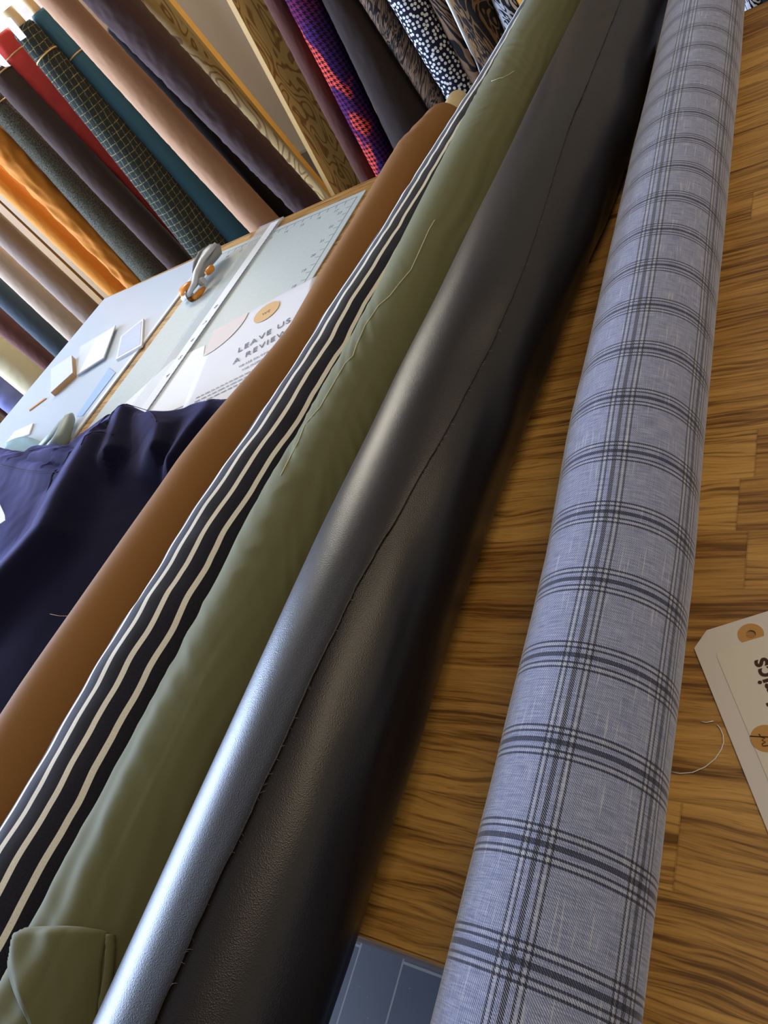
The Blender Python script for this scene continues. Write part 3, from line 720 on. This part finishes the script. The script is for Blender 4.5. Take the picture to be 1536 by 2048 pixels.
def textfit(body, head, pa, pb, mat):
    """line starts at pixel pa; the letters of head end at pixel pb"""
    c = bpy.data.curves.new('m', 'FONT'); c.space_character = 1.2; w_ = []
    for b_ in (head, body):
        c.body = b_; o_ = bpy.data.objects.new('m', c); COL.objects.link(o_); bpy.context.view_layer.update(); w_.append(o_.dimensions.x); bpy.data.objects.remove(o_)
    bpy.data.curves.remove(c); A, B = at(*pa, .0056), at(*pb, .0056)
    text('lettering', body, (B - A).length / w_[0], mat, t, A, math.atan2(B.y - A.y, B.x - A.x), align='LEFT', spacing=1.2)
FINK = plain('flyer_ink', srgb(104, 102, 124), .6, .3, .01, 50, 0, coord='Object', big=0)
textfit('LEAVE US', 'LEAVE U', (475, 702), (566, 648), FINK)
textfit('A REVIEW', 'A REVIE', (466, 725), (550, 676), FINK)
textfit('WE ARE ON GOOGLE', 'WE ARE ON', (477, 734), (517, 713), FINK)
textfit('AND FACEBOOK', 'AND FAC', (484, 740), (512, 725), FINK)
bm = bmesh.new()
for k in range(3):
    x = .03 + .02 * (k == 2)
    while x < .23:
        w = random.uniform(.006, .016)
        p = [fp(x, .243 + .012 * k - .0012, .0056), fp(x + w, .243 + .012 * k - .0012, .0056), fp(x + w, .243 + .012 * k + .0012, .0056), fp(x, .243 + .012 * k + .0012, .0056)]
        bm.faces.new([bm.verts.new(q) for q in p]); x += w + .003
frombm('small_print', bm, INK, t)
RED = plain('coral_print', srgb(214, 130, 118), .6, .3, .01, 50, 0, coord='Object', big=0)
bm = bmesh.new(); cc = fp(.085, .30)
for k in range(6):
    a = k * PI / 3; q = cc + Vector((math.cos(a), math.sin(a), 0)) * .009
    bm.faces.new([bm.verts.new(q + Vector((math.cos(b_) * .0045, math.sin(b_) * .0045, .0056))) for b_ in [i * PI / 4 for i in range(8)]])
frombm('flower_mark', bm, RED, t)

# rotary cutter -------------------------------------------------------------
GREY = plain('grey_plastic', srgb(150, 150, 148), .4, .5, .01, 50, 0, coord='Object', big=.02)
LG = plain('light_grey_plastic', srgb(196, 200, 204), .35, .5, .01, 50, 0, coord='Object', big=.02)
ORA = plain('orange_plastic', srgb(232, 138, 34), .35, .5, .01, 50, 0, coord='Object', big=.02)
DKG = plain('dark_rubber_grip', srgb(120, 118, 116), .6, .3, .01, 50, 0, coord='Object', big=.02)
t = empty('rotary_cutter'); tag(t, 'grey rotary cutter with orange buttons lying on the cutting mats', 'rotary cutter')
def loft(name, secs, mat, parent, n=20, pw=1.0):
    """secs: (centre, halfwidth, halfheight) with the frame taken from the path"""
    V, Fc = [], []
    for i, (c, a, b) in enumerate(secs):
        c = Vector(c); d = (Vector(secs[min(i + 1, len(secs) - 1)][0]) - Vector(secs[max(i - 1, 0)][0])).normalized()
        s = d.cross(Vector((0, 0, 1))).normalized(); q = s.cross(d)
        for k in range(n):
            th = 2 * PI * k / n; V.append(c + s * math.cos(th) * a + q * math.sin(th) * b)
    m_ = len(secs)
    for i in range(m_ - 1):
        for k in range(n): Fc.append((i * n + k, i * n + (k + 1) % n, (i + 1) * n + (k + 1) % n, (i + 1) * n + k))
    Fc.append(tuple(range(n))[::-1]); Fc.append(tuple(range((m_ - 1) * n, m_ * n)))
    o = mesh(name, V, Fc, mat, parent); return o
A_ = [(368, 596, .012), (384, 574, .018), (400, 545, .024), (413, 520, .030), (428, 500, .034), (437, 492, .034)]
P = [at(x, y, z) for x, y, z in A_]
# the handle: head (bottom of the photo) to grip (top)
hd = [at(366, 596, .014), at(378, 580, .017), at(391, 562, .020), at(400, 545, .023), at(409, 527, .027), at(420, 511, .030), at(431, 499, .032), at(438, 491, .032)]
wd = [.008, .013, .017, .021, .027, .031, .027, .006]; hh = [.006, .009, .010, .012, .015, .018, .017, .005]
loft('handle', [(p, a, b) for p, a, b in zip(hd, wd, hh)], GREY, t)
rib = [at(366, 599, .012), at(378, 588, .022), at(388, 568, .032), at(392, 545, .040), at(403, 522, .044), at(418, 503, .046), at(432, 489, .044)]
loft('top_spine', [(p, a, .006) for p, a in zip(rib, [.004, .008, .009, .008, .009, .010, .004])], LG, t)
loft('rubber_grip', [(at(388, 548, .030), .003, .006), (at(393, 530, .034), .008, .010), (at(405, 510, .038), .010, .012), (at(418, 496, .040), .004, .006)], DKG, t)
bc = at(392, 586, .004)
loft('safety_button', [(at(364, 586, .026), .010, .008), (at(366, 583, .029), .014, .010), (at(378, 572, .032), .014, .010), (at(381, 569, .030), .010, .008)], ORA, t)
loft('lock_lever', [(at(413, 547, .024), .004, .006), (at(417, 543, .028), .010, .008), (at(423, 537, .029), .008, .008), (at(426, 533, .026), .003, .005)], ORA, t)
# blade disc with orange guard
def vdisc(name, c, r, th, mat, zs=1.0):
    ax = (at(440, 490, 0) - at(366, 600, 0)).normalized(); up = Vector((0, 0, 1)); sd = ax.cross(up)
    V, Fc = [], []; n = 36
    for s in (-th / 2, th / 2):
        for k in range(n): a = 2 * PI * k / n; V.append(c + ax * math.cos(a) * r + up * math.sin(a) * r * zs + sd * s)
    for k in range(n): Fc.append((k, (k + 1) % n, n + (k + 1) % n, n + k))
    Fc.append(tuple(range(n))[::-1]); Fc.append(tuple(range(n, 2 * n))); return mesh(name, V, Fc, mat, t, smooth=False)
STEEL = plain('steel_blade', (.6, .6, .62), .25, .6, .01, 50, 0, coord='Object', big=0); STEEL.b.inputs['Metallic'].default_value = 1
vdisc('blade', at(380, 592, .016), .015, .0012, STEEL); loft('blade_guard', [(at(383, 598, .006), .003, .004), (at(391, 594, .009), .006, .007), (at(402, 583, .011), .006, .007), (at(409, 575, .010), .003, .004)], ORA, t)
vdisc('pivot_nut', at(404, 563, .022) , .009, .014, LG)

# cards, tile and frame on the left mat -------------------------------------
def slab(name, label, cat, px, z, th, mat, edge=None):
    pts = [at(a, b, z + th) for a, b in px]
    if edge is None:
        o = prism(name, [(p.x, p.y) for p in pts], z, z + th, mat, None, .0008); return tag(o, label, cat)
    t = empty(name); tag(t, label, cat)
    prism('body', [(p.x, p.y) for p in pts], z, z + th - .001, edge, t); prism('top_face', [(p.x, p.y) for p in pts], z + th - .001, z + th, mat, t)
    return t
BLW = plain('pale_blue_card', srgb(205, 212, 228), .5, .4, .01, 50, 0, coord='Object', big=.01)
WOODE = plain('raw_wood_edge', srgb(205, 158, 112), .6, .3, .1, 90, 0, coord='Object')
slab('wooden_tile', 'square wooden tile with a pale blue face on the left mat', 'tile', [(101, 785), (102, 738), (143, 710), (145, 745)], .0036, .014, BLW, WOODE)
st_ = [[(153, 750), (160, 693), (228, 652), (206, 716)], [(157, 747), (190, 679), (231, 650), (207, 715)]]
slab('card_stack', 'pale card pad lying beside the wooden tile on the left mat', 'card', st_[0], .0036, .006, BLW)
slab('folded_card', 'white folded card lying on top of the pale card pad', 'card', st_[1], .0098, .0025, plain('white_card', (.86, .88, .93), .45, .4, .01, 50, 0, coord='Object', big=0))
# frame tile
t = empty('sample_tile'); tag(t, 'small white bordered sample tile nearest the gap between the mats', 'tile')
pp = [at(a, b, .008) for a, b in [(232, 720), (242, 673), (287, 637), (284, 691)]]; cc = sum(pp, Vector()) / 4
prism('border', [(p.x, p.y) for p in pp], .0036, .009, plain('white_gloss', (.88, .88, .88), .35, .4, .01, 50, 0, coord='Object', big=0), t)
prism('swatch', [(lerp(cc.x, p.x, .86), lerp(cc.y, p.y, .86)) for p in pp], .009, .0095, plain('blue_swatch', srgb(176, 190, 214), .4, .4, .2, 200, 0, coord='Object'), t)
slab('wooden_stick', 'thin pale wooden stick lying on the left mat', 'stick', [(58, 821), (57, 819), (89, 795), (92, 796)], .0036, .003, WOODE)
# tracing paper sheets
slab('tracing_paper', 'pale blue strip of paper lying along the left mat edge', 'paper', [(152, 833), (218, 735), (231, 745), (165, 832)], .0041, .0005, plain('blue_paper', srgb(150, 180, 222), .5, .4, .01, 50, 0, coord='Object', big=0))
slab('white_sheet', 'thin white sheet of paper lying over the near corner of the mats', 'paper', [(180, 870), (345, 720), (410, 690), (395, 800), (250, 860)], .0036, .0004, plain('thin_white_paper', (.85, .88, .92), .5, .4, .01, 50, 0, coord='Object', big=0))
# scissors handle and teal cloth behind the navy heap
SAGE = plain('sage_green_plastic', srgb(122, 134, 128), .5, .4, .01, 50, 0, coord='Object', big=.02)
t = empty('sage_handled_tool'); tag(t, 'sage green rounded tool handle poking out behind the navy cloth', 'tool')
loft('handle', [(at(104, 905, .02), .018, .016), (at(122, 880, .021), .018, .016), (at(132, 855, .021), .015, .014), (at(139, 838, .020), .012, .012), (at(144, 829, .018), .004, .005)], SAGE, t)
loft('grip', [(at(80, 893, .016), .012, .004), (at(105, 868, .018), .014, .005), (at(122, 846, .019), .012, .005), (at(134, 832, .018), .004, .003)], plain('sage_soft_grip', srgb(150, 166, 166), .55, .4, .01, 50, 0, coord='Object', big=.02), t)
V, Fc = [], []
for j in range(11):
    for i in range(21):
        a, b = i / 20, j / 10
        px = lerp(10, 92, a); py = lerp(902, 905, a) - (1 - b) * (30 * math.sin(PI * (.12 + .8 * a)) ** .7)
        V.append(at(px, py, .014 + .02 * b + .003 * nz(a * 4, b * 3)))
for j in range(10):
    for i in range(20): q = j * 21 + i; Fc.append((q, q + 1, q + 22, q + 21))
tc_ = mesh('teal_cloth_scrap', V, Fc, plain('pale_teal_cloth', srgb(130, 160, 172), .85, .2, .05, 300, .1, coord='Object'), None)
tag(tc_, 'pale teal cloth scrap peeking out behind the navy cloth', 'cloth scrap'); md = tc_.modifiers.new('thick', 'SOLIDIFY'); md.thickness = .002; md.offset = 1
slab('crumpled_paper', 'small white paper behind the pale teal cloth scrap', 'paper', [(12, 884), (30, 862), (66, 846), (58, 868)], .0042, .003, WHITE)

# ------------------------------------------------------------------ navy cloth heap
def seg_d(p, a, b):
    ab = b - a; t_ = max(0, min(1, (p - a).dot(ab) / ab.length_squared)); q = a + ab * t_
    return (p - q).length, (ab.x * (p.y - q.y) - ab.y * (p.x - q.x)) , t_
V2 = lambda px, py, z: Vector(at(px, py, z)[:2])
far = [V2(x, y, .055) for x, y in [(-140, 890), (0, 884), (58, 897), (75, 880), (110, 876), (150, 884), (176, 858), (213, 843), (235, 812), (252, 803), (275, 806), (305, 823), (350, 810), (395, 793), (430, 789), (452, 800)]]
far[-1] = Vector((-.80, .655)); far.append(Vector((-.74, .66)))
def ridge(px, z, w):
    return [V2(x, y, z) for x, y in px], z, w
RID0 = [ (ridge([(172, 872), (130, 950), (75, 1050), (0, 1130), (-60, 1200)], .095, .05)),
        (ridge([(240, 812), (225, 850), (200, 905), (160, 990), (100, 1090)], .090, .03)),
        (ridge([(285, 812), (310, 850), (290, 900), (250, 980)], .085, .032)),
        (ridge([(405, 815), (355, 880), (310, 950), (260, 1040)], .075, .028)),
        (ridge([(60, 905), (100, 900), (150, 905)], .075, .018)),
        (ridge([(-100, 935), (0, 915), (60, 930), (120, 945), (150, 940)], .075, .022)) ]
RID = [RID0[0], ridge([(240, 812), (226, 850), (212, 890)], .084, .03), ridge([(285, 812), (312, 848), (305, 880)], .076, .03), ridge([(408, 812), (372, 855), (340, 905)], .066, .026)] + RID0[4:]
def heap(x, y):
    p = Vector((x, y)); t_ = min(1, max(0, (x + 1.10) / .24)); zb = lerp(.060, .016, t_ * t_ * (3 - 2 * t_) * min(1, max(0, (.62 - y) / .12)))
    best = 0
    for pts, h, w in RID:
        d, sd = 9, 0
        for a, b in zip(pts, pts[1:]):
            dd, ss, _ = seg_d(p, a, b)
            if dd < d: d, sd = dd, ss
        ww = w * (1.5 if sd < 0 else .75)
        best = max(best, (h - zb) * math.exp(-(d / ww) ** 2))
    z = zb + best
    z += .006 * nz(x * 9, y * 5, 3) + .0006 * nz(x * 40, y * 30, 1)
    return z
bnd = [p for p in far]
def ybound(x):
    for a, b in zip(bnd, bnd[1:]):
        if a.x <= x <= b.x: return lerp(a.y, b.y, (x - a.x) / max(1e-5, b.x - a.x))
    return bnd[0].y if x < bnd[0].x else bnd[-1].y
bnd.sort(key=lambda p: p.x)
V, Fc, U = [], [], []; nx, ny = 190, 190
xa, xb, ya = -1.75, -.775, -.1
for i in range(nx + 1):
    x = lerp(xa, xb, i / nx); yb = ybound(x) + .006 * nz(x * 30, 1)
    for j in range(ny + 1):
        s = j / ny; s = 1 - (1 - s) ** 1.5; y = lerp(ya, yb, s); z = heap(x, y)
        e = yb - y; rr = .028
        if e < rr: q = 1 - e / rr; z = .006 + (z - .006) * math.sqrt(max(0, 1 - q * q))
        e2 = x - xa; z *= min(1, .1 + e2 * 20)
        dz = interp(ST_OC, y); dx = x - dz[0]                      # tucks against the brown roll
        if dx > -dz[2]: z = min(z, .052)
        V.append((x, y, z)); U.append((x, y))
for i in range(nx):
    for j in range(ny): q = i * (ny + 1) + j; Fc.append((q, q + ny + 1, q + ny + 2, q + 1))
hp = mesh('navy_cloth', V, Fc, NAVY, None, U)
tag(hp, 'heap of folded navy blue wool cloth lying left of the brown roll', 'cloth'); md = hp.modifiers.new('thick', 'SOLIDIFY'); md.thickness = .003; md.offset = -1
HBV = BVHTree.FromPolygons([Vector(v) for v in V], Fc)
EDGE = plain('lit_wool_edge', srgb(34, 31, 62), 0.9, .1, .2, 300, 0, .1, coord='Object')  # cut edges of the wool, coloured paler for the light they catch
for E_ in ([(213, 847), (224, 826), (238, 812), (262, 806), (288, 814), (306, 830), (314, 846)], [(162, 890), (170, 872), (186, 864), (206, 864), (230, 870)], [(0, 930), (40, 940), (80, 945), (122, 944)], [(0, 889), (30, 893), (60, 902), (80, 896), (120, 892), (150, 896)]):
    tube('lit_cut_edge', on_roll(HBV, E_, .0004, 8), .0007, EDGE, hp, 6)
o = mesh('swing_tag', [at(-60, 990, .092), at(-2, 1004, .092), at(10, 1030, .092), at(11, 1041, .092), at(2, 1047, .092), at(-60, 1060, .092)], [(0, 1, 2, 3, 4, 5)], WHITE, None, smooth=False)
tag(o, 'corner of a white paper tag lying on the navy cloth', 'tag'); md = o.modifiers.new('thick', 'SOLIDIFY'); md.thickness = .0008
HAIR = plain('frayed_fibre', srgb(150, 110, 60), .8, .2, .01, 50, 0, coord='Object')
tb_ = tube('frayed_fibre', [at(100, 1228, .07), at(120, 1232, .072), at(140, 1232, .074), at(155, 1227, .075), at(164, 1220, .075)], .0003, HAIR, None, 5); tag(tb_, 'thin brown fibre curling off the brown roll over the navy cloth', 'thread')

# ------------------------------------------------------------------ hang tag at the right
K = [at(1389, 1298), at(1414, 1262), at(1536, 1224)]
ex = (K[2] - K[1]); ex.z = 0; ex.normalize(); ey = Vector((ex.y, -ex.x, 0))        # ex across, ey down the tag
O_ = K[1] + ex * 0.0
def tp(u, v, z=0.0): return Vector((O_.x, O_.y, 0)) + ex * u + ey * v + Vector((0, 0, z))
c0 = (K[0] - K[1]); uu, vv = c0.dot(ex), c0.dot(ey)
t = empty('hang_tag'); tag(t, 'white hang tag with tan eyelet ring and round logo at the right edge', 'tag')
TW, TL = .0745, .158
out = [tp(uu, vv), tp(0, 0), tp(TW + uu, 0), tp(TW, vv), tp(TW, TL), tp(uu + .001, TL)]
TAGM = plain('tag_card', srgb(214, 206, 198), .7, .3, .02, 200, .03, coord='Object', big=.03)
RING = plain('tan_eyelet_card', srgb(190, 142, 80), .7, .3, .02, 50, 0, coord='Object', big=.02)
ec = at(1502, 1270); ec = Vector((ec.x, ec.y, 0))
n = 48; hole = [ec + Vector((math.cos(2 * PI * k / n), math.sin(2 * PI * k / n), 0)) * .0032 for k in range(n)]
def resample(poly, n, c):
    res = []
    for k in range(n):
        a = 2 * PI * k / n; d = Vector((math.cos(a), math.sin(a), 0)); best = None
        for p, q in zip(poly, poly[1:] + poly[:1]):
            e = q - p; den = d.x * e.y - d.y * e.x
            if abs(den) < 1e-9: continue
            w_ = p - c; tt = (w_.x * e.y - w_.y * e.x) / den; s = (w_.x * d.y - w_.y * d.x) / den
            if tt > 0 and -1e-6 <= s <= 1 + 1e-6 and (best is None or tt < best): best = tt
        res.append(c + d * best)
    for p in out:                                       # keep the true corners
        i = min(range(n), key=lambda k: (res[k] - p).length); res[i] = Vector(p)
    return res
n = 96; hole = [ec + Vector((math.cos(2 * PI * k / n), math.sin(2 * PI * k / n), 0)) * .0034 for k in range(n)]
prism('card', [p[:2] for p in resample(out, n, ec)], .0004, .0012, TAGM, t, hole=[p[:2] for p in hole])
ringo = [ec + Vector((math.cos(2 * PI * k / n), math.sin(2 * PI * k / n), 0)) * .0086 for k in range(n)]
prism('eyelet_ring', [p[:2] for p in ringo], .0012, .0014, RING, t, hole=[p[:2] for p in hole])
def rrect(u0, v0, u1, v1, r):
    P = []
    for (cu, cv, a0) in ((u0 + r, v0 + r, PI), (u1 - r, v0 + r, 1.5 * PI), (u1 - r, v1 - r, 0), (u0 + r, v1 - r, .5 * PI)):
        for k in range(7): a = a0 + k * PI / 12; P.append(tp(cu + math.cos(a) * r, cv + math.sin(a) * r))
    return [p[:2] for p in P]
prism('sticker', rrect(-.0005, .0185, TW - .008, TL - .006, .006), .0012, .0016, plain('sticker_paper', srgb(216, 208, 192), .6, .3, .01, 50, 0, coord='Object', big=.01), t)
TINK = plain('brown_ink', srgb(70, 48, 40), .7, .2, .01, 50, 0, coord='Object', big=0)
ta = math.atan2(-ey.y, -ey.x)
lc = at(1527, 1480); lc = Vector((lc.x, lc.y, 0))
disc('logo_disc', Vector((at(1533, 1479).x, at(1533, 1479).y, 0)), .0092, RING, t, .0016, .0018)
def polystroke(name, px, r, mat, parent, z): return tube(name, [at(a, b, z) for a, b in px], r, mat, parent, 6)
polystroke('logo_stroke', [(1500, 1472), (1515, 1473), (1540, 1474)], .00035, TINK, t, .0020)
polystroke('logo_stroke', [(1518, 1468), (1522, 1474), (1530, 1476), (1524, 1480), (1531, 1484), (1524, 1488), (1526, 1492), (1538, 1491)], .0003, TINK, t, .0020)
bw = at(1546, 1381)
text('lettering', 'fabrics', .0175, TINK, t, (bw.x - .0005, bw.y + .0, .0017), ta, align='CENTER', spacing=1.05, bold=.0004)
tag(polystroke('tag_string', [(1343, 1544), (1360, 1547), (1385, 1545), (1410, 1534), (1430, 1518), (1442, 1500), (1447, 1485), (1446, 1470), (1440, 1456), (1434, 1450)], .0004, plain('white_string', (.7, .66, .6), .8, .2, .01, 50, 0, coord='Object'), None, .0008), 'thin white string looping from under the plaid roll to the hang tag', 'string')
tag(polystroke('thread_end', [(1402, 1443), (1412, 1445), (1427, 1442)], .0004, plain('thread_cream', (.7, .66, .6), .8, .2, .01, 50, 0, coord='Object'), None, .0008), 'tiny cut thread end on the oak beside the hang tag', 'thread')
# bolts beyond the far table edge, right of the plaid roll
bolt('black_white_fabric_bolt', 'black and white print bolt just visible beyond the plaid roll at the top right', zebra('mono_print', srgb(20, 20, 24), srgb(220, 220, 228), .8, .5, .2), (1476, -40), (1492, 40), (1512, -40), (1528, 40), ztop=.4, seed=30)
bolt('black_fabric_bolt', 'plain black bolt beside the black and white print bolt at the top right corner', FB('black_cloth', srgb(30, 28, 30)), (1512, -40), (1528, 40), (1560, -40), (1576, 40), ztop=.4, seed=31)
